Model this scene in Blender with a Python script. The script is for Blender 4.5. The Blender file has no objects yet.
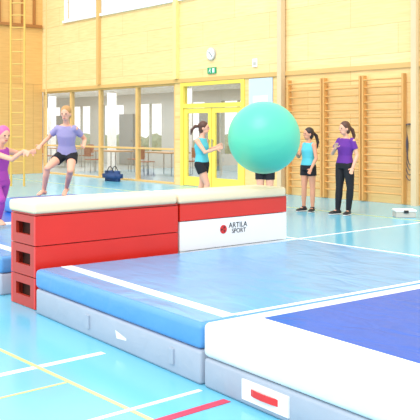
import bpy, bmesh, math, random
from mathutils import Vector, Matrix
random.seed(4)
S=bpy.context.scene
S.view_settings.view_transform='Standard'
V=Vector
YAW=math.radians(49.3)

# ------------------------------------------------------------------ materials
def lin(c):
    return tuple(((v/255)/12.92 if v/255<=0.04045 else (((v/255)+0.055)/1.055)**2.4) for v in c)+(1,)
def mat(name,col,rough=0.5,metal=0,var=0.06,nscale=6,bump=0.0,bscale=30,spec=0.5,emit=0,stretch=None):
    m=bpy.data.materials.new(name); m.use_nodes=True
    nt=m.node_tree; n=nt.nodes; l=nt.links; b=n['Principled BSDF']
    b.inputs['Roughness'].default_value=rough; b.inputs['Metallic'].default_value=metal
    b.inputs['Specular IOR Level'].default_value=spec
    tc=n.new('ShaderNodeTexCoord'); nz=n.new('ShaderNodeTexNoise'); nz.inputs['Scale'].default_value=nscale
    nz.inputs['Detail'].default_value=4
    l.new(tc.outputs['Object'],nz.inputs['Vector'])
    mx=n.new('ShaderNodeMixRGB'); c=lin(col)
    mx.inputs[1].default_value=tuple(min(1,x*(1+var)) for x in c[:3])+(1,)
    mx.inputs[2].default_value=tuple(x*(1-var) for x in c[:3])+(1,)
    l.new(nz.outputs['Fac'],mx.inputs[0]); l.new(mx.outputs[0],b.inputs['Base Color'])
    if emit:
        l.new(mx.outputs[0],b.inputs['Emission Color']); b.inputs['Emission Strength'].default_value=emit
    if bump:
        n2=n.new('ShaderNodeTexNoise'); n2.inputs['Scale'].default_value=bscale
        n2.inputs['Distortion'].default_value=.6
        src=tc.outputs['Object']
        if stretch:
            mp=n.new('ShaderNodeMapping'); mp.inputs['Scale'].default_value=stretch; l.new(src,mp.inputs[0]); src=mp.outputs[0]
        l.new(src,n2.inputs['Vector'])
        bp=n.new('ShaderNodeBump'); bp.inputs['Strength'].default_value=bump; bp.inputs['Distance'].default_value=0.02
        l.new(n2.outputs['Fac'],bp.inputs['Height']); l.new(bp.outputs[0],b.inputs['Normal'])
    return m
def woodwall(name,c1,c2,mort,axis,bw=2.44,rh=.61,ms=.006,off=.5,lowc=None):
    m=bpy.data.materials.new(name); m.use_nodes=True
    nt=m.node_tree; n=nt.nodes; l=nt.links; b=n['Principled BSDF']; b.inputs['Roughness'].default_value=.5
    g=n.new('ShaderNodeNewGeometry'); sp=n.new('ShaderNodeSeparateXYZ'); l.new(g.outputs['Position'],sp.inputs[0])
    cb=n.new('ShaderNodeCombineXYZ'); l.new(sp.outputs[axis],cb.inputs[0]); l.new(sp.outputs[2],cb.inputs[1])
    br=n.new('ShaderNodeTexBrick'); br.offset=off; br.inputs['Scale'].default_value=1
    br.inputs['Brick Width'].default_value=bw; br.inputs['Row Height'].default_value=rh
    br.inputs['Mortar Size'].default_value=ms
    br.inputs['Color1'].default_value=lin(c1); br.inputs['Color2'].default_value=lin(c2); br.inputs['Mortar'].default_value=lin(mort)
    l.new(cb.outputs[0],br.inputs['Vector'])
    mp=n.new('ShaderNodeMapping'); mp.inputs['Scale'].default_value=(1.2,14,1); l.new(cb.outputs[0],mp.inputs[0])
    nz=n.new('ShaderNodeTexNoise'); nz.inputs['Scale'].default_value=1.6; nz.inputs['Detail'].default_value=6; l.new(mp.outputs[0],nz.inputs['Vector'])
    rp=n.new('ShaderNodeValToRGB'); rp.color_ramp.elements[0].color=(.89,.83,.74,1); rp.color_ramp.elements[0].position=.3
    rp.color_ramp.elements[1].color=(1,1,1,1); rp.color_ramp.elements[1].position=.65
    l.new(nz.outputs['Fac'],rp.inputs[0])
    mx=n.new('ShaderNodeMixRGB'); mx.blend_type='MULTIPLY'; mx.inputs[0].default_value=.85
    l.new(br.outputs['Color'],mx.inputs[1]); l.new(rp.outputs[0],mx.inputs[2])
    out=mx.outputs[0]
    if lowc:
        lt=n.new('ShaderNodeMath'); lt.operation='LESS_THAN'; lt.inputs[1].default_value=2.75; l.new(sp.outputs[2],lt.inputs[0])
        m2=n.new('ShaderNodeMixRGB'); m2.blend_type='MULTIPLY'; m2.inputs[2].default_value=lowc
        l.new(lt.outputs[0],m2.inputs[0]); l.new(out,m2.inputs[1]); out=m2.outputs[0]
    l.new(out,b.inputs['Base Color'])
    return m
def glassmat(name,tint=(.95,.97,.98),refl=.16):
    m=bpy.data.materials.new(name); m.use_nodes=True
    nt=m.node_tree; n=nt.nodes; l=nt.links; n.remove(n['Principled BSDF'])
    o=n['Material Output']; t=n.new('ShaderNodeBsdfTransparent'); t.inputs[0].default_value=tint+(1,)
    g=n.new('ShaderNodeBsdfGlossy'); g.inputs['Roughness'].default_value=.02
    mx=n.new('ShaderNodeMixShader'); mx.inputs[0].default_value=refl
    l.new(t.outputs[0],mx.inputs[1]); l.new(g.outputs[0],mx.inputs[2]); l.new(mx.outputs[0],o.inputs['Surface'])
    return m

M={}
M['floor']=mat('floor_vinyl',(112,192,222),.18,var=.04,nscale=1.5)
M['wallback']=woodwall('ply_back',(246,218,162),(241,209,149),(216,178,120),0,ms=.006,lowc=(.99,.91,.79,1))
M['wallleft']=woodwall('ply_left',(232,184,112),(224,174,102),(190,140,78),1,.9,3.0)
M['trimwood']=mat('trim_wood',(216,174,108),.5,nscale=3)
M['yellow']=mat('yellow_paint',(246,218,92),.4)
M['gold']=mat('golden_wood',(220,176,84),.5)
M['paleyellow']=mat('pale_yellow_paint',(246,220,146),.5)
M['palewood']=mat('pale_wood',(226,182,114),.45,nscale=4,var=.1)
M['barwood']=mat('bar_wood',(212,158,90),.45,nscale=4,var=.1)
M['white']=mat('white_paint',(238,238,236),.5,var=.02)
M['beige']=mat('beige_paint',(216,192,154),.5)
M['greycol']=mat('grey_paint',(190,184,174),.5)
M['glass']=glassmat('window_glass')
M['whiteline']=mat('line_white',(240,244,244),.3,var=.02)
M['yellowline']=mat('line_yellow',(206,220,140),.3,var=.02)
M['redline']=mat('line_red',(214,44,76),.3,var=.02)
M['red']=mat('red_lacquer',(216,38,22),.3,var=.08,nscale=3)
M['redend']=mat('red_dark_lacquer',(180,50,34),.4,var=.08,nscale=3)
M['emblemred']=mat('emblem_red',(210,34,30),.4)
M['boxwhite']=mat('white_lacquer',(240,240,240),.35,var=.02)
M['dark']=mat('inside_shade',(70,36,28),.8)  # shade of the hollow box interior, painted as dark brown
M['pad']=mat('pad_suede',(236,218,184),.8,var=.05,bump=.2,bscale=60)
M['matblue']=mat('vinyl_lightblue',(92,160,208),.26,var=.14,nscale=2.5,bump=.9,bscale=2.6,spec=.9,stretch=(1,2.2,1))
M['matblueside']=mat('vinyl_blue_side',(84,148,206),.4,var=.08,nscale=3,bump=.5,bscale=6)
M['matgrey']=mat('vinyl_grey',(160,172,188),.5,var=.05,bump=.3,bscale=8)
M['matwhite']=mat('vinyl_white',(230,235,236),.4,var=.03,bump=.6,bscale=5)
M['matnavy']=mat('vinyl_royal',(0,84,186),.32,var=.12,nscale=3,bump=.8,bscale=3,spec=.3,stretch=(1,2,1))
M['handle']=mat('handle_red',(214,50,52),.5)
M['label']=mat('label_white',(236,236,236),.5,var=.02)
M['black']=mat('black_plastic',(30,30,34),.5)
M['green']=mat('sign_green',(20,150,100),.5,emit=.15)
M['ball']=mat('ball_teal',(84,198,166),.4,var=.03,nscale=3)
M['skin']=mat('skin',(230,170,142),.5,var=.05)
M['skin2']=mat('skin_tan',(214,150,120),.5,var=.05)
M['blond']=mat('hair_blond',(184,138,84),.55,var=.25,nscale=30)
M['brown']=mat('hair_brown',(84,50,36),.5,var=.25,nscale=30)
M['darkhair']=mat('hair_dark',(44,28,26),.5,var=.25,nscale=30)
M['pinkhair']=mat('hair_pink',(228,96,156),.5,var=.2,nscale=30)
M['teal']=mat('cloth_aqua',(84,186,200),.8,bump=.3,bscale=20)
M['purple']=mat('cloth_purple',(98,40,144),.8,bump=.3,bscale=20)
M['lav']=mat('cloth_lavender',(156,148,190),.8,bump=.3,bscale=20)
M['magenta']=mat('cloth_magenta',(168,64,164),.8,bump=.3,bscale=20)
M['blackcloth']=mat('cloth_black',(20,20,28),.8,bump=.3,bscale=20)
M['shoe']=mat('shoe_black',(30,30,36),.6)
M['shoew']=mat('shoe_sole',(230,230,230),.6)
M['lip']=mat('lip',(180,80,80),.5)
M['eyew']=mat('eye_dark',(40,30,30),.3)
M['foyerwall']=mat('foyer_wall',(180,184,182),.7,var=.15,nscale=.6)
M['foyerdark']=mat('foyer_dark_panel',(120,130,134),.4,var=.2,nscale=1)
M['foyerfloor']=mat('foyer_floor',(160,168,168),.3)
M['grass']=mat('grass_green',(150,164,132),.9,var=.25,nscale=3)
M['hedge']=mat('hedge_green',(128,142,124),.9,var=.3,nscale=4,bump=1,bscale=8)
M['table']=mat('table_top',(180,136,96),.5)
M['chair']=mat('chair_shell',(140,56,46),.5)
M['metal']=mat('steel',(150,155,160),.3,.9)
M['bluebag']=mat('bag_blue',(40,70,120),.7,bump=.4,bscale=12)
M['rope']=mat('rope_dark',(90,84,96),.8)
M['poster']=mat('poster_paleblue',(196,214,234),.5,var=.03)
M['darkbrown']=mat('frame_brown',(168,110,54),.5)

# ------------------------------------------------------------------ helpers
def link(o): S.collection.objects.link(o); return o
def obj(name,bm,m,parent=None,loc=None,smooth=False):
    me=bpy.data.meshes.new(name); bm.to_mesh(me); bm.free()
    if smooth:
        for p in me.polygons: p.use_smooth=True
    ms=m if isinstance(m,list) else [m]
    for x in ms: me.materials.append(x)
    o=link(bpy.data.objects.new(name,me))
    if loc is not None: o.location=loc
    if parent: o.parent=parent
    return o
def abox(bm,lo,hi,mi=0):
    r=bmesh.ops.create_cube(bm,size=1)
    c=[(a+b)/2 for a,b in zip(lo,hi)]; s=[b-a for a,b in zip(lo,hi)]
    for v in r['verts']:
        v.co=V((v.co.x*s[0]+c[0],v.co.y*s[1]+c[1],v.co.z*s[2]+c[2]))
    for v in r['verts']:
        for f in v.link_faces: f.material_index=mi
    return r['verts']
def boxo(name,lo,hi,m,parent=None,bev=0,seg=2):
    bm=bmesh.new(); abox(bm,lo,hi)
    if bev: bmesh.ops.bevel(bm,geom=bm.edges[:],offset=bev,segments=seg,affect='EDGES',profile=.5)
    return obj(name,bm,m,parent,smooth=bev>.01)
def cyl(bm,p0,p1,r,seg=12,r1=None):
    p0=V(p0);p1=V(p1);d=p1-p0
    q=d.to_track_quat('Z','Y').to_matrix().to_4x4()
    bmesh.ops.create_cone(bm,cap_ends=True,segments=seg,radius1=r,radius2=r if r1 is None else r1,depth=d.length,matrix=Matrix.Translation((p0+p1)/2)@q)
def empty(name,loc=(0,0,0),rz=0):
    e=link(bpy.data.objects.new(name,None)); e.location=loc; e.rotation_euler=(0,0,rz); e.empty_display_size=.2
    return e
def tag(o,label,cat,group=None,kind=None):
    o['label']=label; o['category']=cat
    if group: o['group']=group
    if kind: o['kind']=kind
    return o
def struct(o,label=None,cat=None):
    o['kind']='structure'
    if label: o['label']=label
    if cat: o['category']=cat
    return o
def tomesh(cu,name,m,parent,loc=(0,0,0),rot=(0,0,0)):
    t=bpy.data.objects.new('t',cu); S.collection.objects.link(t)
    dg=bpy.context.evaluated_depsgraph_get(); me=bpy.data.meshes.new_from_object(t.evaluated_get(dg))
    bpy.data.objects.remove(t); me.materials.clear(); me.materials.append(m)
    o=link(bpy.data.objects.new(name,me)); o.parent=parent; o.location=loc; o.rotation_euler=rot
    return o
def textobj(s,size,m,parent,loc,rot,ext=.001):
    cu=bpy.data.curves.new('lettering','FONT'); cu.body=s; cu.size=size; cu.extrude=ext
    return tomesh(cu,'lettering',m,parent,loc,rot)
def curve(name,pts,r,m,parent,cyc=False):
    cu=bpy.data.curves.new(name,'CURVE'); cu.dimensions='3D'; cu.bevel_depth=r; cu.resolution_u=10
    sp=cu.splines.new('BEZIER'); sp.bezier_points.add(len(pts)-1)
    for b_,p in zip(sp.bezier_points,pts): b_.co=p; b_.handle_left_type=b_.handle_right_type='AUTO'
    sp.use_cyclic_u=cyc
    return tomesh(cu,name,m,parent)

# ------------------------------------------------------------------ setting
W=13.4; XL=-24.3; XR=-3.0; ZT=6.4
bm=bmesh.new(); abox(bm,(XL-.2,-2,-.1),(4,W+.2,0)); struct(obj('floor',bm,M['floor']),'pale blue glossy sports hall floor','floor')
bm=bmesh.new()
abox(bm,(XL,W,2.75),(XR,W+.2,5.0))
abox(bm,(-14.27,W,0),(XR,W+.2,2.75))
abox(bm,(-17.03,W,0),(-16.77,W+.2,2.75))
abox(bm,(XL,W,5.0),(-22.9,W+.2,ZT)); abox(bm,(-16.2,W,5.0),(XR,W+.2,ZT))
abox(bm,(-22.9,W,6.1),(-16.2,W+.2,ZT))
struct(obj('wall_back',bm,M['wallback']),'pale birch plywood panelled hall wall','wall')
bm=bmesh.new(); abox(bm,(XL-.2,2,0),(XL,W,ZT)); struct(obj('wall_side',bm,M['wallleft']),'golden plywood panelled end wall','wall')
n=[0]
def trim(lo,hi,m,label):
    n[0]+=1; return struct(boxo('trim_%d'%n[0],lo,hi,m),label,'trim')
trim((XL,W-.04,2.74),(XR,W-.001,2.84),M['trimwood'],'horizontal timber rail above the glazing')
trim((-20.80,W-.1,2.85),(-20.68,W-.001,ZT),M['trimwood'],'timber wall post')
trim((-16.98,W-.12,2.85),(-16.84,W-.001,ZT),M['paleyellow'],'pale yellow wall post')
trim((-13.0,W-.18,0),(-12.87,W-.041,ZT),M['beige'],'beige column along plywood wall')
trim((-9.36,W-.14,0),(-9.24,W-.041,ZT),M['beige'],'pale post on plywood wall')
trim((-22.9,W-.06,4.94),(-16.2,W-.001,5.02),M['white'],'white sill under high windows')
trim((XL+.001,11.2,4.9),(XL+.08,W-.05,5.0),M['darkbrown'],'brown timber rail')
for i in range(5):
    trim((XL+.001,11.35+i*.42,5.01),(XL+.07,11.43+i*.42,ZT),M['darkbrown'],'brown timber slat')
wn=[0]
def window(x0,x1,z0,z1,fm,mid=None,fw=.05):
    wn[0]+=1
    bm=bmesh.new(); y0=W+.02; y1=W+.14
    abox(bm,(x0,y0,z0),(x0+fw,y1,z1)); abox(bm,(x1-fw,y0,z0),(x1,y1,z1))
    abox(bm,(x0+fw,y0,z0),(x1-fw,y1,z0+fw)); abox(bm,(x0+fw,y0,z1-fw),(x1-fw,y1,z1))
    if mid: abox(bm,(x0+fw,y0,mid-.025),(x1-fw,y1,mid+.025))
    e=struct(obj('window_%d'%wn[0],bm,fm),'tall glazed pane looking into the foyer' if z0<1 else 'bright high window pane','window')
    bm=bmesh.new(); abox(bm,(x0+fw,W+.07,z0+fw),(x1-fw,W+.08,z1-fw)); obj('glass',bm,M['glass'],e)
    return e
for a,b in ((-24.28,-22.5),(-22.5,-20.8),(-20.8,-18.85),(-18.85,-17.05)): window(a,b,0,2.74,M['palewood'],mid=.95)
for a,b in ((-22.9,-20.7),(-20.7,-18.6),(-18.6,-16.2)): window(a,b,5.02,6.1,M['white'])
bm=bmesh.new()
x0,x1=-16.77,-14.27; y0,y1=W-.03,W+.12
for a,b in ((x0,x0+.12),(x1-.12,x1)): abox(bm,(a,y0,0),(b,y1,2.73))
abox(bm,(x0+.12,y0,2.64),(x1-.12,y1,2.73)); abox(bm,(x0+.12,y0,2.06),(x1-.12,y1,2.17))
d1=struct(obj('door_1',bm,M['yellow']),'yellow framed glazed double door with transom','door')
xm=(x0+x1)/2
for a,b in ((x0+.13,xm-.01),(xm+.01,x1-.13)):
    bm=bmesh.new(); ya,yb=W+.0,W+.06
    abox(bm,(a,ya,.01),(a+.13,yb,2.05)); abox(bm,(b-.13,ya,.01),(b,yb,2.05))
    abox(bm,(a+.13,ya,.01),(b-.13,yb,.25)); abox(bm,(a+.13,ya,1.92),(b-.13,yb,2.05))
    lf=obj('door_leaf',bm,M['yellow'],d1)
    bm=bmesh.new(); abox(bm,(a+.13,W+.02,.25),(b-.13,W+.03,1.92)); obj('glass',bm,M['glass'],lf)
    bm=bmesh.new(); hx=b-.065 if a<xm-.5 else a+.065
    cyl(bm,(hx,W-.05,.95),(hx,W-.05,1.25),.014); cyl(bm,(hx,W-.05,1.0),(hx,W,1.0),.01); cyl(bm,(hx,W-.05,1.2),(hx,W,1.2),.01)
    obj('handle',bm,M['metal'],lf)
bm=bmesh.new(); abox(bm,(x0+.12,W+.05,2.17),(x1-.12,W+.06,2.64)); obj('glass',bm,M['glass'],d1)
bm=bmesh.new(); abox(bm,(-38,W+.2,-.1),(-12,19,0)); struct(obj('floor_foyer',bm,M['foyerfloor']),'dull grey foyer floor','floor')
bm=bmesh.new(); abox(bm,(-38,W+.2,2.9),(-12,19,3.0)); struct(obj('ceiling_foyer',bm,M['white']),'white foyer ceiling','ceiling')
bm=bmesh.new()
abox(bm,(-38,19,0),(-12,19.2,.6)); abox(bm,(-38,19,2.5),(-12,19.2,3.0))
xx=-38
while xx<-12:
    abox(bm,(xx,19,.6),(xx+.9,19.2,2.5)); abox(bm,(xx+1.72,19.04,.6),(xx+1.78,19.14,2.5)); xx+=2.6
struct(obj('wall_foyer',bm,M['foyerwall']),'grey foyer wall with window openings','wall')
for i,x in enumerate((-30,-25.5,-21)):
    trim((x,16.8,0),(x+.25,17.05,2.89),M['white'],'white foyer column')
for i,x in enumerate((-33.0,-27.8,-22.6)):
    o=struct(boxo('door_%d'%(i+2),(x,18.9,0.01),(x+1.0,18.99,2.1),M['foyerdark'],None,.01),'grey foyer door','door')
    boxo('handle',(x+.85,18.84,1.0),(x+.93,18.895,1.04),M['metal'],o)
bm=bmesh.new(); abox(bm,(-60,19.2,-.15),(-12,34,-.02)); struct(obj('ground',bm,M['grass']),'grass outside the foyer windows','ground')
bm=bmesh.new(); x=-52
while x<-14:
    r=random.uniform(.55,.75); bmesh.ops.create_icosphere(bm,subdivisions=3,radius=r,matrix=Matrix.Translation((x,25+random.uniform(-.3,.3),r*.8-.1))); x+=r*.9
for v in bm.verts: v.co+=V((random.uniform(-.05,.05),random.uniform(-.05,.05),random.uniform(-.05,.05)))
o=obj('hedge',bm,M['hedge']); tag(o,'low grey green leafy hedge outside the foyer','hedge'); o['kind']='stuff'
lz=[.0]
def line(x0,y0,x1,y1,m,lab):
    lz[0]+=.0003
    o=boxo('floor_line',(x0,y0,.0005),(x1,y1,.002+lz[0]),m); o['kind']='structure'; o['label']=lab; o['category']='floor marking'
line(-4.63,-1,-4.57,3.0,M['whiteline'],'white painted court line')
line(-4.22,-1,-4.195,2.48,M['yellowline'],'yellow painted court line')
line(-8,2.485,-1,2.515,M['yellowline'],'yellow painted court line')
line(-3.37,2.45,-3.31,3.0,M['redline'],'short red painted court line')
line(-3.59,1.2,-3.555,3.0,M['whiteline'],'white painted court line')
line(-24,8.1,-2,8.14,M['whiteline'],'white painted court line')
line(-24,11.2,-2,11.23,M['yellowline'],'yellow painted court line')
line(-15.1,7.9,-15.05,13.2,M['whiteline'],'white painted court line')
line(-7.6,6.8,-7.56,13.2,M['whiteline'],'white painted court line')

# ------------------------------------------------------------------ mats
def mat_thing(corner,rz,w,l,kind,label,h=.35,split=.2):
    e=empty('landing_mat',corner,rz); tag(e,label,'gym mat','row of landing mats')
    boxo('base',(.01,.01,.0),(w-.01,l-.01,split-.004),M['matgrey'],e,.02,2)
    side,top={'blue':(M['matblueside'],M['matblue']),'navy':(M['matwhite'],M['matnavy'])}[kind]
    boxo('cover',(.005,.005,split),(w-.005,l-.005,h),side,e,.035,3)
    if kind=='blue':
        boxo('top_panel',(.04,.04,h-.006),(w-.04,l-.04,h+.002),M['matblue'],e)
        boxo('stripe',(.05,.22,h+.0015),(w-.06,.32,h+.005),M['matwhite'],e)
        boxo('edge_stripe',(w-.09,.32,h+.0015),(w-.045,l-.05,h+.005),M['matwhite'],e)
        bm=bmesh.new()
        vs=[bm.verts.new(p) for p in ((1.32,.008,.13),(1.47,.008,.10),(1.47,.008,.085),(1.34,.008,.075))]
        bm.faces.new(vs); obj('emblem',bm,M['label'],e)
    else:
        boxo('top_panel',(.15,.36,h-.006),(w-.15,l-.36,h+.003),M['matnavy'],e)
        boxo('label_patch',(.38,.0,.035),(.76,.012,.145),M['label'],e)
        bm=bmesh.new()
        pts=[(.46,-.002,.09),(.50,-.018,.095),(.57,-.024,.096),(.64,-.018,.095),(.68,-.002,.09)]
        for a,b in zip(pts[:-1],pts[1:]):
            vs=[V(a)+V((0,0,-.018)),V(b)+V((0,0,-.018)),V(b)+V((0,0,.018)),V(a)+V((0,0,.018))]
            f=bm.faces.new([bm.verts.new(p) for p in vs])
        bmesh.ops.remove_doubles(bm,verts=bm.verts[:],dist=1e-5)
        h_=obj('handle',bm,M['handle'],e); md=h_.modifiers.new('s','SOLIDIFY'); md.thickness=.008
    for u in ((.9,2.0) if kind=='blue' else (1.6,)):
        boxo('strap',(u,-.004,.06),(u+.05,.012,.16),M['matgrey'],e,.003)
    return e
rz=-math.radians(4)
def along(c,rz,d): return (c[0]+math.cos(rz)*d,c[1]+math.sin(rz)*d,0)
C1=(-5.955,3.205,0)
mat_thing(C1,rz,2.33,3.03,'blue','light blue vinyl landing mat with white stripe and grey base',.365,.21)
C2=along(C1,rz,2.345)
mat_thing(C2,rz,2.34,3.03,'navy','royal blue landing mat with broad white border and red handle',.385,.18)
C0=(-9.1,3.46,0)
mat_thing(C0,rz,2.34,3.0,'blue','light blue vinyl landing mat beyond the red vaulting box')
Cm=along(C0,rz,-2.36)
mat_thing(Cm,rz,2.34,3.0,'navy','royal blue landing mat with white border under the running girl',.36,.17)
e=empty('crash_mat',(-10.35,5.1,.365),rz); tag(e,'blue crash mat stacked on the landing mat','gym mat')
boxo('cover',(0,0,0),(1.2,1.1,.19),M['matblueside'],e,.03,3); boxo('top_panel',(.04,.04,.185),(1.16,1.06,.193),M['matnavy'],e)

# ------------------------------------------------------------------ vaulting boxes
def vault(x0,x1,y0,y1,bands,label,pz0=.8,pz1=.90):
    th=math.radians(1.4); r=6.2-(y0+y1)/2
    e=empty('vaulting_box',((x0+x1)/2-r*math.sin(th),6.2-r*math.cos(th),0),-th); tag(e,label,'vaulting box','pair of vaulting boxes')
    hx,hy=(x1-x0)/2,(y1-y0)/2; t=.03
    for z0,z1,m,me in bands:
        bm=bmesh.new(); z0+=.004; z1-=.004
        abox(bm,(hx-t,-hy,z0),(hx,hy,z1),0); abox(bm,(-hx,-hy,z0),(-hx+t,hy,z1),0)
        for s in (-1,1):
            ya,yb=sorted((s*hy,s*(hy-t)))
            zc=(z0+z1)/2+.01; hh=min(.052,(z1-z0)*.22); hw=.135
            i=1
            abox(bm,(-hx+t,ya,z0),(hx-t,yb,zc-hh),i); abox(bm,(-hx+t,ya,zc+hh),(hx-t,yb,z1),i)
            abox(bm,(-hx+t,ya,zc-hh),(-hw,yb,zc+hh),i); abox(bm,(hw,ya,zc-hh),(hx-t,yb,zc+hh),i)
            yc=s*(hy-t-.03)
            for q in (-1,1):
                abox(bm,(q*(hx-t-.015)-.015,yc-.02,z0-.006),(q*(hx-t-.015)+.015,yc+.02,z1+.006),1)
        obj('box_frame',bm,[m,me],e)
    boxo('hollow_shade',(-hx+.04,-hy+.08,.02),(hx-.04,hy-.08,pz0-.02),M['dark'],e)  # added dark block, stands in for the shade behind the hand holes
    boxo('padded_top',(-hx-.015,-hy-.02,pz0),(hx+.015,hy+.02-.03,pz1),M['pad'],e,.03,4)
    boxo('top_board',(-hx+.002,-hy+.002,pz0-.012),(hx-.002,hy-.002,pz0+.005),M['redend'],e)
    return e
R,RE,WB=M['red'],M['redend'],M['boxwhite']
vault(-6.43,-5.97,3.27,4.765,[(0,.2667,R,RE),(.2667,.5333,R,RE),(.5333,.79,R,RE)],'red wooden vaulting box with cream padded top and hand holes',.805,.905)
vb=vault(-6.43,-5.97,4.79,6.22,[(0,.34,WB,WB),(.34,.63,WB,WB),(.63,.79,R,RE)],'white and red wooden vaulting box with cream padded top')
hx=.23
bm=bmesh.new(); cyl(bm,(hx+.0005,-.17,.515),(hx+.003,-.17,.515),.044,24); lg=obj('emblem',bm,M['emblemred'],vb)
bm=bmesh.new()
for ang in (0.5,2.6,4.7):
    p=[(hx+.0035,-.17+.035*math.cos(ang+a)*r,.515+.035*math.sin(ang+a)*r) for a,r in ((0,.2),(.3,.9),(.9,.95),(1.0,.3))]
    bm.faces.new([bm.verts.new(q) for q in p])
obj('emblem_mark',bm,M['black'],lg)
textobj('ARTILA',.076,M['black'],vb,(hx+.002,-.10,.523),(math.pi/2,0,math.pi/2))
textobj('SPORT',.064,M['black'],vb,(hx+.002,-.06,.468),(math.pi/2,0,math.pi/2))

# ------------------------------------------------------------------ ball
bm=bmesh.new(); bmesh.ops.create_uvsphere(bm,u_segments=96,v_segments=96,radius=1)
for v in bm.verts:
    lat=math.asin(max(-1,min(1,v.co.z))); r=.375*(1+.0010*math.cos(lat*26)); v.co*=r
ball=obj('exercise_ball',bm,M['ball'],None,(-5.93,5.84,1.43),True); ball.rotation_euler=(.9,.4,.3)
tag(ball,'large teal inflatable exercise ball flying above the vaulting box','exercise ball')
bm=bmesh.new(); cyl(bm,(0,0,-.385),(0,0,-.372),.012); obj('valve',bm,M['white'],ball)

# ------------------------------------------------------------------ wall bars
def wallbars(x0,w):
    e=empty('wall_bars',(x0,W-.045,0)); tag(e,'pale wooden climbing wall bars fixed to the plywood wall','wall bars','wall bars in a row')
    for a in (0,w-.045):
        boxo('upright',(a,-.12,.02),(a+.045,-.002,2.62),M['barwood'],e,.004)
    bm=bmesh.new(); cyl(bm,(.045,0,0),(w-.045,0,0),.017,10)
    me=bpy.data.meshes.new('rung'); bm.to_mesh(me); bm.free(); me.materials.append(M['barwood'])
    for i in range(16):
        o=link(bpy.data.objects.new('rung',me)); o.parent=e; o.location=(0,-.07 if i<15 else -.1,.2+i*.155)
for x in (-12.70,-11.63,-10.56): wallbars(x,1.04)

e=empty('wall_clock',(-15.50,W-.001,3.43)); tag(e,'round white wall clock with dark hands on plywood wall','clock')
bm=bmesh.new(); cyl(bm,(0,0,0),(0,-.05,0),.165,40); obj('clock_case',bm,M['greycol'],e)
bm=bmesh.new(); cyl(bm,(0,-.05,0),(0,-.056,0),.145,40); obj('clock_face',bm,M['white'],e)
for a,l in ((-.9,.08),(2.4,.11)):
    bm=bmesh.new(); cyl(bm,(0,-.062,0),(l*math.sin(a),-.062,l*math.cos(a)),.008,6); obj('clock_hand',bm,M['black'],e)
for i in range(12):
    bm=bmesh.new(); a=i*math.pi/6; cyl(bm,(.11*math.sin(a),-.058,.11*math.cos(a)),(.132*math.sin(a),-.058,.132*math.cos(a)),.005,6)
    obj('hour_mark',bm,M['black'],e)
e=empty('exit_sign',(-15.48,W-.001,3.0)); tag(e,'green running figure emergency exit sign above the door','exit sign')
boxo('sign_case',(-.16,-.04,-.08),(.16,0,.08),M['green'],e,.005)
bm=bmesh.new()
y=-.043
abox(bm,(.04,y,-.055),(.12,y+.002,.055))
cyl(bm,(-.05,y,.045),(-.05,y+.002,.045),.014,12)
for a,b in (((-.05,.03),(-.06,-.01)),((-.06,-.01),(-.03,-.035)),((-.03,-.035),(-.04,-.06)),((-.06,-.01),(-.1,-.04)),((-.05,.02),(-.015,.01)),((-.05,.02),(-.09,.0))):
    cyl(bm,(a[0],y,a[1]),(b[0],y,b[1]),.008,6)
obj('pictogram',bm,M['white'],e)
e=boxo('notice_board',(-14.1,W-.03,1.0),(-13.3,W-.002,2.72),M['poster'],None,.005); tag(e,'tall pale blue white notice board beside the yellow door','notice board')
boxo('sign_strip',(-13.95,W-.036,2.1),(-13.45,W-.031,2.3),M['white'],e)
e=boxo('wall_sign',(-13.98,W-.03,3.0),(-13.82,W-.001,3.2),M['white'],None,.004); tag(e,'small white and grey sign on plywood wall','sign')
boxo('sign_mark',(-13.95,W-.034,3.04),(-13.85,W-.031,3.12),M['greycol'],e)

lx=[-.758*21+.652*(-5.05),.652*21+.758*(-5.05)]
e=empty('climbing_ladder',(lx[0],lx[1],0)); e.rotation_euler=(0,0,YAW); tag(e,'tall yellow hanging climbing ladder by the end wall','climbing ladder')
for a in (-.17,.17):
    bm=bmesh.new(); cyl(bm,(a,0,.0),(a*1.1,0,6.3),.028,10); obj('ladder_rail',bm,M['gold'],e)
for i in range(18):
    bm=bmesh.new(); cyl(bm,(-.17,0,.65+i*.32),(.17,0,.65+i*.32),.014,8); obj('rung',bm,M['gold'],e)
for dx in (-.5,.75):
    x=lx[0]+.652*dx; y=lx[1]+.758*dx
    bm=bmesh.new(); cyl(bm,(0,0,.5),(0,0,6.3),.02,8); r=obj('climbing_rope',bm,M['palewood'],None,(x,y,0)); tag(r,'long beige climbing rope hanging by the ladder','rope','climbing ropes')
    bm=bmesh.new(); cyl(bm,(0,0,.42),(0,0,.56),.04,10); obj('rope_end',bm,M['darkbrown'],r)

e=empty('skipping_ropes',(-9.46,W-.0005,1.6)); tag(e,'bundle of dark skipping ropes hanging from a wall hook','skipping rope')
bm=bmesh.new(); cyl(bm,(0,0,0),(0,-.09,0),.012,8); obj('hook',bm,M['metal'],e)
for i in range(4):
    L=.8+.1*i; w=.04+.008*i; yy=-.03-.012*i
    curve('rope',[(0,yy,.015),(w,yy,-.4),(w*.5,yy,-L),(-w*.7,yy,-L+.05),(-w,yy,-.4)],.009,M['rope'],e,True)
e=empty('storage_box',(-8.25,11.5,0),.85); tag(e,'low white plastic storage box on the floor','box')
boxo('body',(-.17,-.14,0),(.17,.14,.10),M['greycol'],e,.01); boxo('lid',(-.18,-.15,.101),(.18,.15,.135),M['white'],e,.01)
boxo('clip',(-.04,-.16,.08),(.04,-.151,.13),M['black'],e)
e=empty('gym_bag',(-19.3,12.9,0)); tag(e,'dark blue gym bag by the glazed wall','bag')
bm=bmesh.new(); abox(bm,(-.4,-.15,.0),(.4,.15,.3)); bmesh.ops.bevel(bm,geom=bm.edges[:],offset=.09,segments=4,affect='EDGES'); obj('body',bm,M['bluebag'],e,smooth=True)
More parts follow.
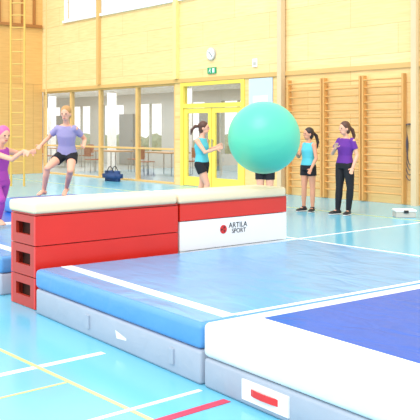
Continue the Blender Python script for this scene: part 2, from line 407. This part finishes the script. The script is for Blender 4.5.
for s in (-.08,.08): curve('handle',[(-.18,s,.27),(0,s,.42),(.18,s,.27)],.012,M['black'],e)
def table(x,y):
    e=empty('table',(x,y,0)); tag(e,'wooden foyer table with steel legs','table','foyer tables')
    boxo('table_top',(-.7,-.4,.71),(.7,.4,.75),M['table'],e,.005)
    for a in (-.62,.62):
        for b in (-.32,.32):
            bm=bmesh.new(); cyl(bm,(a,b,0),(a,b,.71),.02); obj('leg',bm,M['metal'],e)
def chair(x,y,r):
    e=empty('chair',(x,y,0),r); tag(e,'red brown foyer chair with steel legs','chair','foyer chairs')
    boxo('seat',(-.21,-.21,.43),(.21,.21,.46),M['chair'],e,.008); boxo('backrest',(-.21,.19,.55),(.21,.22,.88),M['chair'],e,.008)
    for a in (-.18,.18):
        for b in (-.18,.2):
            bm=bmesh.new(); cyl(bm,(a,b,0),(a,b,.43 if b<0 else .86),.012,8); obj('leg',bm,M['metal'],e)
for x,y in ((-27.5,16.2),(-23.3,15.6),(-20.6,15.9)):
    table(x,y); chair(x-.3,y-.65,math.pi); chair(x+.35,y+.7,0)

# ------------------------------------------------------------------ people
def basis(d,right=None):
    d=d.normalized()
    if right is None:
        right=V((1,0,0)) if abs(d.x)<.8 else V((0,1,0))
    r=(right-d*right.dot(d)).normalized(); f=d.cross(r).normalized(); return r,f
def tube(bm,pts,right=None,seg=18):
    rings=[]; N=len(pts)
    for i,(p,rx,ry) in enumerate(pts):
        a=pts[max(0,i-1)][0]; b=pts[min(N-1,i+1)][0]
        r,f=basis(b-a,right)
        rings.append([bm.verts.new(p+r*(rx*math.cos(t))+f*(ry*math.sin(t))) for t in [2*math.pi*k/seg for k in range(seg)]])
    for A,B in zip(rings[:-1],rings[1:]):
        for k in range(seg): bm.faces.new((A[k],A[(k+1)%seg],B[(k+1)%seg],B[k]))
    bm.faces.new(list(reversed(rings[0]))); bm.faces.new(rings[-1])
def ell(bm,c,ax,rad,sub=3):
    m=Matrix.Identity(4)
    for j in range(3):
        for i in range(3): m[i][j]=ax[j][i]*rad[j]
        m[j][3]=c[j]
    bmesh.ops.create_icosphere(bm,subdivisions=sub,radius=1,matrix=m)
AX=(V((1,0,0)),V((0,1,0)),V((0,0,1)))
def bake(bm,name,m,parent,voxel=.008,smooth=3):
    bmesh.ops.recalc_face_normals(bm,faces=bm.faces[:])
    o=obj(name,bm,m,parent)
    a=o.modifiers.new('r','REMESH'); a.mode='VOXEL'; a.voxel_size=voxel
    b=o.modifiers.new('s','SMOOTH'); b.iterations=smooth; b.factor=.5
    dg=bpy.context.evaluated_depsgraph_get(); me=bpy.data.meshes.new_from_object(o.evaluated_get(dg))
    o.modifiers.clear(); o.data=me
    for p in me.polygons: p.use_smooth=True
    if not me.materials: me.materials.append(m)
    return o
def arm(bm,sh,el,wr,k,hd=None,inn=None):
    tube(bm,[(sh,.048*k,.048*k),(sh.lerp(el,.35),.041*k,.041*k),(el,.033*k,.033*k),(el.lerp(wr,.3),.034*k,.034*k),(wr,.023*k,.021*k)])
    ell(bm,sh,AX,(.050*k,)*3); ell(bm,el,AX,(.034*k,)*3); ell(bm,wr,AX,(.024*k,)*3,2)
    d=(hd or (wr-el)).normalized(); nrm=inn or V((0,-1,0)); sd,nn=basis(d,d.cross(nrm))
    if nn.dot(nrm)<0: nn=-nn
    ell(bm,wr+d*.042*k,(sd,nn,d),(.036*k,.015*k,.048*k))
    for i,(o_,L) in enumerate(((-.027,.05),(-.009,.064),(.009,.068),(.027,.06))):
        a=wr+d*.075*k+sd*o_*k; b=a+(d*.9+nn*.25)*L*.5*k; c=b+(d*.7+nn*.7)*L*.5*k
        tube(bm,[(a,.0098*k,.0098*k),(b,.009*k,.009*k),(c,.0072*k,.0072*k)],seg=8)
    a=wr+d*.03*k+sd*.03*k; b=a+(d*.6+sd*.75+nn*.2)*.032*k; c=b+(d*.85+sd*.3+nn*.3)*.028*k
    tube(bm,[(a,.013*k,.013*k),(b,.011*k,.011*k),(c,.0085*k,.0085*k)],seg=8)
LEG=(.082,.074,.05,.052,.032)
def legpts(hp,kn,an,k,add=0):
    return [(hp,(LEG[0]+add)*k,(LEG[0]+add)*k),(hp.lerp(kn,.45),(LEG[1]+add)*k,(LEG[1]+add)*k),(kn,(LEG[2]+add)*k,(LEG[2]+add)*k),(kn.lerp(an,.33),(LEG[3]+add)*k,(LEG[3]+add)*k),(an,(LEG[4]+add)*k,(LEG[4]+add)*k)]
def person(label,loc,H,J,skin,hairm,shirtm,bottomm,sleeves=False,trousers=False,shoes=True,tail=None,bun=False):
    k=H/1.62; T={a:(V(b) if isinstance(b,(tuple,list)) else b) for a,b in J.items()}
    fw=T['fwd'].normalized(); lat=T.get('lat') or fw.cross(V((0,0,1))).normalized()
    pel,shc,neck,head=T['pelvis'],T['chest'],T['neck'],T['head']
    bm=bmesh.new()
    def tr(add,lo=0):
        return [(pel+(pel-shc).normalized()*.07*k,(.11+add)*k,(.085+add)*k),(pel,(.150+add)*k,(.106+add)*k),(pel.lerp(shc,.35),(.112+add)*k,(.084+add)*k),(pel.lerp(shc,.75),(.138+add)*k,(.103+add)*k),(shc,(.134+add)*k,(.072+add)*k)]
    tube(bm,tr(0)+[(shc.lerp(neck,.5),.085*k,.06*k)],lat)
    tube(bm,[(shc.lerp(neck,.2),.06*k,.055*k),(neck,.044*k,.044*k),(head+V((0,0,-.04*k)),.043*k,.046*k)],lat)
    SH={}
    for s,c in ((1,'r'),(-1,'l')):
        sh=shc+lat*s*.146*k; sh.z-=.016*k; SH[c]=sh
        ell(bm,sh-lat*s*.03*k,AX,(.054*k,)*3)
        arm(bm,sh,T['el_'+c],T['wr_'+c],k,T.get('hd_'+c),T.get('in_'+c))
        hp=pel+lat*s*.085*k-V((0,0,.03*k)); kn,an=T['kn_'+c],T['an_'+c]
        T['hp_'+c]=hp
        tube(bm,legpts(hp,kn,an,k)); ell(bm,hp,AX,(.086*k,)*3); ell(bm,kn,AX,(.051*k,)*3)
        td=T.get('toe_'+c) or fw; td=td.normalized(); dn=T.get('dn_'+c) or V((0,0,-1))
        heel=an-td*.03*k+dn*.045*k; toe=an+td*.16*k+dn*.062*k
        side=td.cross(dn)
        tube(bm,[(heel,.03*k,.032*k),(an.lerp(toe,.4)+dn*.01*k,.036*k,.034*k),(toe-td*.03*k,.042*k,.02*k),(toe,.032*k,.013*k)],side)
        ell(bm,heel,AX,(.034*k,)*3); ell(bm,an,AX,(.034*k,)*3)
    f=T.get('face',fw).normalized(); sd,up=basis(f,f.cross(V((0,0,1)))); 
    if up.z<0: up=-up
    ax=(sd,f,up)
    ell(bm,head+up*.015*k,ax,(.074*k,.092*k,.098*k)); ell(bm,head+f*.022*k-up*.055*k,ax,(.052*k,.062*k,.058*k))
    ell(bm,head+f*.096*k-up*.012*k,ax,(.012*k,.02*k,.022*k),2)
    for s in (-1,1): ell(bm,head+sd*s*.075*k-f*.005*k-up*.01*k,ax,(.011*k,.02*k,.03*k),2)
    body=bake(bm,'person',skin,None,.0065,3); body.location=loc; body.rotation_euler=(0,0,YAW)
    tag(body,label,'person')
    for s in (-1,1):
        bm=bmesh.new(); ell(bm,head+sd*s*.031*k+f*.083*k+up*.01*k,ax,(.013*k,.009*k,.009*k),2); obj('eye',bm,M['eyew'],body,smooth=True)
    bm=bmesh.new(); ell(bm,head+f*.082*k-up*.058*k,ax,(.022*k,.008*k,.007*k),2); obj('mouth',bm,M['lip'],body,smooth=True)
    bm=bmesh.new(); ell(bm,head-f*.018*k+up*.038*k,ax,(.086*k,.096*k,.096*k)); ell(bm,head-f*.045*k-up*.03*k,ax,(.076*k,.058*k,.075*k))
    if tail:
        tp=[V(p) for p in tail]; root=head-f*.1*k+up*.03*k; ell(bm,root,AX,(.03*k,)*3)
        pts=[(root,.024*k,.024*k)]; rs=(.034,.03,.012)
        for p,r in zip(tp,rs): pts.append((root+p,r*k,r*k))
        tube(bm,pts)
    if bun: ell(bm,head-f*.09*k+up*.08*k,AX,(.045*k,)*3)
    bake(bm,'hair',hairm,body,.008,2)
    bm=bmesh.new()
    tube(bm,[(pel.lerp(shc,.02),.170*k,.126*k),(pel.lerp(shc,.35),.134*k,.104*k),(pel.lerp(shc,.72),.160*k,.125*k),(shc-V((0,0,.01)),.146*k,.090*k),(shc.lerp(neck,.45),.088*k,.070*k)],lat)
    for s,c in ((1,'r'),(-1,'l')):
        sh=SH[c]
        if sleeves:
            ell(bm,sh-lat*s*.012*k,AX,(.059*k,)*3); tube(bm,[(sh-lat*s*.01*k,.056*k,.056*k),(sh.lerp(T['el_'+c],.6),.055*k,.055*k)])
        else: ell(bm,sh-lat*s*.045*k,AX,(.060*k,)*3)
    bake(bm,'shirt',shirtm,body,.009,3)
    bm=bmesh.new(); tube(bm,[(pel-V((0,0,.08*k)),.15*k,.115*k),(pel,.168*k,.124*k),(pel.lerp(shc,.16),.15*k,.112*k)],lat)
    for s,c in ((1,'r'),(-1,'l')):
        hp,kn,an=T['hp_'+c],T['kn_'+c],T['an_'+c]
        ell(bm,hp,AX,(.097*k,)*3)
        if trousers:
            tube(bm,legpts(hp,kn,an,k,.012)); ell(bm,kn,AX,(.063*k,)*3)
        else: tube(bm,[(hp,.096*k,.096*k),(hp.lerp(kn,.42),.092*k,.092*k)])
    bake(bm,'trousers' if trousers else 'shorts',bottomm,body,.009,2)
    if shoes:
        for c in 'rl':
            an=T['an_'+c]; td=(T.get('toe_'+c) or fw).normalized(); dn=V((0,0,-1)); side=td.cross(dn)
            bm=bmesh.new()
            z0=an+dn*.04*k
            tube(bm,[(z0-td*.065*k,.03*k,.028*k),(z0-td*.03*k,.042*k,.04*k),(z0+td*.06*k+dn*.005,.045*k,.038*k),(z0+td*.14*k+dn*.012,.048*k,.028*k),(z0+td*.19*k+dn*.018,.03*k,.016*k)],side)
            tube(bm,[(an+dn*.05*k,.042*k,.046*k),(an+V((0,0,.015)),.042*k,.042*k)])
            sh=bake(bm,'shoe',M['shoe'],body,.008,2)
            bm=bmesh.new(); b0=an+dn*.074*k
            tube(bm,[(b0-td*.07*k,.03*k,.008*k),(b0-td*.03*k,.044*k,.011*k),(b0+td*.13*k,.05*k,.011*k),(b0+td*.195*k,.028*k,.008*k)],side)
            bake(bm,'sole',M['shoew'],sh,.006,1)
    return body
def place(px,d,z=0):
    s=(px-210)/800*d; return (-.758*d+.652*s,.652*d+.758*s,z)

person('woman in purple t-shirt and black trousers with one hand raised',(-9.12,10.97,0),1.64,
 dict(fwd=(-.75,-.66,0),pelvis=(0,0,.90),chest=(.02,0,1.32),neck=(.015,-.01,1.40),head=(-.01,-.03,1.52),face=(-.9,-.42,-.05),
  el_r=(-.20,.1,1.08),wr_r=(-.19,-.16,1.18),hd_r=V((.1,-.6,.9)),
  el_l=(.19,-.14,1.06),wr_l=(.10,-.22,.84),
  kn_r=(-.09,.03,.48),an_r=(-.11,.08,.09),kn_l=(.08,-.1,.48),an_l=(.06,-.03,.09),toe_r=V((-.85,-.5,0)),toe_l=V((-.5,-.85,0))),
 M['skin'],M['brown'],M['purple'],M['blackcloth'],sleeves=True,trousers=True,tail=((.06,.02,-.06),(.09,.03,-.16),(.08,.02,-.26)))
person('girl in aqua tank top and black shorts by wall bars',(-9.90,10.88,0),1.54,
 dict(fwd=(-.8,-.6,0),pelvis=(0,0,.84),chest=(.01,0,1.23),neck=(.01,-.01,1.31),head=(.0,-.02,1.42),face=(-.95,-.3,0),
  el_r=(-.16,.13,1.0),wr_r=(-.22,-.04,1.06),el_l=(.12,-.18,.98),wr_l=(.02,-.26,.80),
  kn_r=(-.07,.04,.45),an_r=(-.07,.08,.085),kn_l=(.07,-.08,.45),an_l=(.07,-.06,.085),toe_l=V((-.4,-.9,0))),
 M['skin2'],M['darkhair'],M['teal'],M['blackcloth'],tail=((.06,.02,-.06),(.09,.02,-.18),(.07,.01,-.30)))
person('girl in aqua top and black shorts, ponytail, reaching forward',place(203,15),1.66,
 dict(fwd=(.85,-.5,0),pelvis=(-.02,0,.88),chest=(-.03,0,1.30),neck=(-.01,0,1.40),head=(.02,-.01,1.53),face=(.97,-.2,0),
  el_r=(.04,-.22,1.08),wr_r=(.24,-.2,1.14),el_l=(.08,.2,1.10),wr_l=(.26,.14,1.18),
  kn_r=(.08,-.1,.48),an_r=(.02,-.08,.09),kn_l=(-.02,.1,.48),an_l=(-.12,.12,.09)),
 M['skin'],M['brown'],M['teal'],M['blackcloth'],tail=((-.07,0,.0),(-.13,0,-.06),(-.15,0,-.16)))
person('girl in aqua tank top mostly hidden behind the exercise ball',place(265,13.6),1.54,
 dict(fwd=(-.3,-.95,0),pelvis=(0,0,.83),chest=(0,0,1.23),neck=(0,0,1.31),head=(0,-.02,1.42),
  el_r=(-.19,.0,1.0),wr_r=(-.14,-.16,.92),el_l=(.18,-.05,1.0),wr_l=(.12,-.2,.92),
  kn_r=(-.08,-.02,.45),an_r=(-.08,.02,.085),kn_l=(.08,-.04,.45),an_l=(.08,.0,.085)),
 M['skin'],M['darkhair'],M['teal'],M['blackcloth'])
person('barefoot girl in lavender t-shirt and black shorts running',place(64,11.1,.575),1.40,
 dict(fwd=(-.12,-.99,0),pelvis=(.03,.06,.60),chest=(.04,-.06,.96),neck=(.045,-.09,1.035),head=(.05,-.14,1.15),face=(-.15,-.98,-.15),
  el_r=(-.22,.08,.83),wr_r=(-.30,-.10,.72),hd_r=V((-.3,-.6,-.5)),el_l=(.27,.12,.80),wr_l=(.29,-.10,.70),hd_l=V((-.1,-.9,-.1)),
  kn_r=(-.19,-.20,.41),an_r=(-.27,-.05,.10),kn_l=(.12,-.18,.37),an_l=(.02,.08,.12),
  toe_r=V((-.4,-.9,-.02)),toe_l=V((-.15,-.9,-.35)),dn_l=V((0,.35,-.9))),
 M['skin'],M['blond'],M['lav'],M['blackcloth'],sleeves=True,shoes=False,bun=True)
person('girl with pink hair and magenta top, arm bent in front',place(-1,9.5,.365),1.42,
 dict(fwd=(.7,-.7,0),pelvis=(-.03,.05,.54),chest=(.0,-.0,.90),neck=(.03,-.03,.97),head=(.07,-.06,1.08),face=(.7,-.7,-.2),
  el_r=(.20,-.18,.80),wr_r=(.34,-.20,.90),hd_r=V((.5,-.3,-.3)),el_l=(.20,.16,.86),wr_l=(.36,.06,.88),
  kn_r=(.06,-.14,.32),an_r=(.0,-.04,.09),kn_l=(.0,.12,.32),an_l=(-.14,.16,.09)),
 M['skin'],M['pinkhair'],M['magenta'],M['magenta'],shoes=False,trousers=True,tail=((-.02,.04,.03),(.02,.07,.0),(.04,.08,-.08)))

# ------------------------------------------------------------------ light, world, camera
w=bpy.data.worlds.new('w'); S.world=w; w.use_nodes=True
bg=w.node_tree.nodes['Background']; bg.inputs[0].default_value=(1,.995,.985,1); bg.inputs[1].default_value=1.65
sd_=bpy.data.lights.new('sun','SUN'); sd_.energy=2.0; sd_.angle=math.radians(35); sd_.color=(1,.98,.94)
so=link(bpy.data.objects.new('sun',sd_)); so.rotation_euler=V((-.35,.75,-.9)).to_track_quat('-Z','Y').to_euler()
al=bpy.data.lights.new('foyer_fill','AREA'); al.size=12; al.shape='RECTANGLE'; al.size_y=3; al.energy=420  # added fill that brightens the foyer, not a fixture of the building
ao=link(bpy.data.objects.new('foyer_fill',al)); ao.location=(-24,16.5,2.85)
cam=bpy.data.cameras.new('cam'); cam.sensor_width=36; cam.lens=36*800/420; cam.shift_y=-82/420
cam.clip_end=200
co=link(bpy.data.objects.new('cam',cam)); co.location=(0,0,1.53); co.rotation_euler=(math.pi/2,0,YAW)
S.camera=co
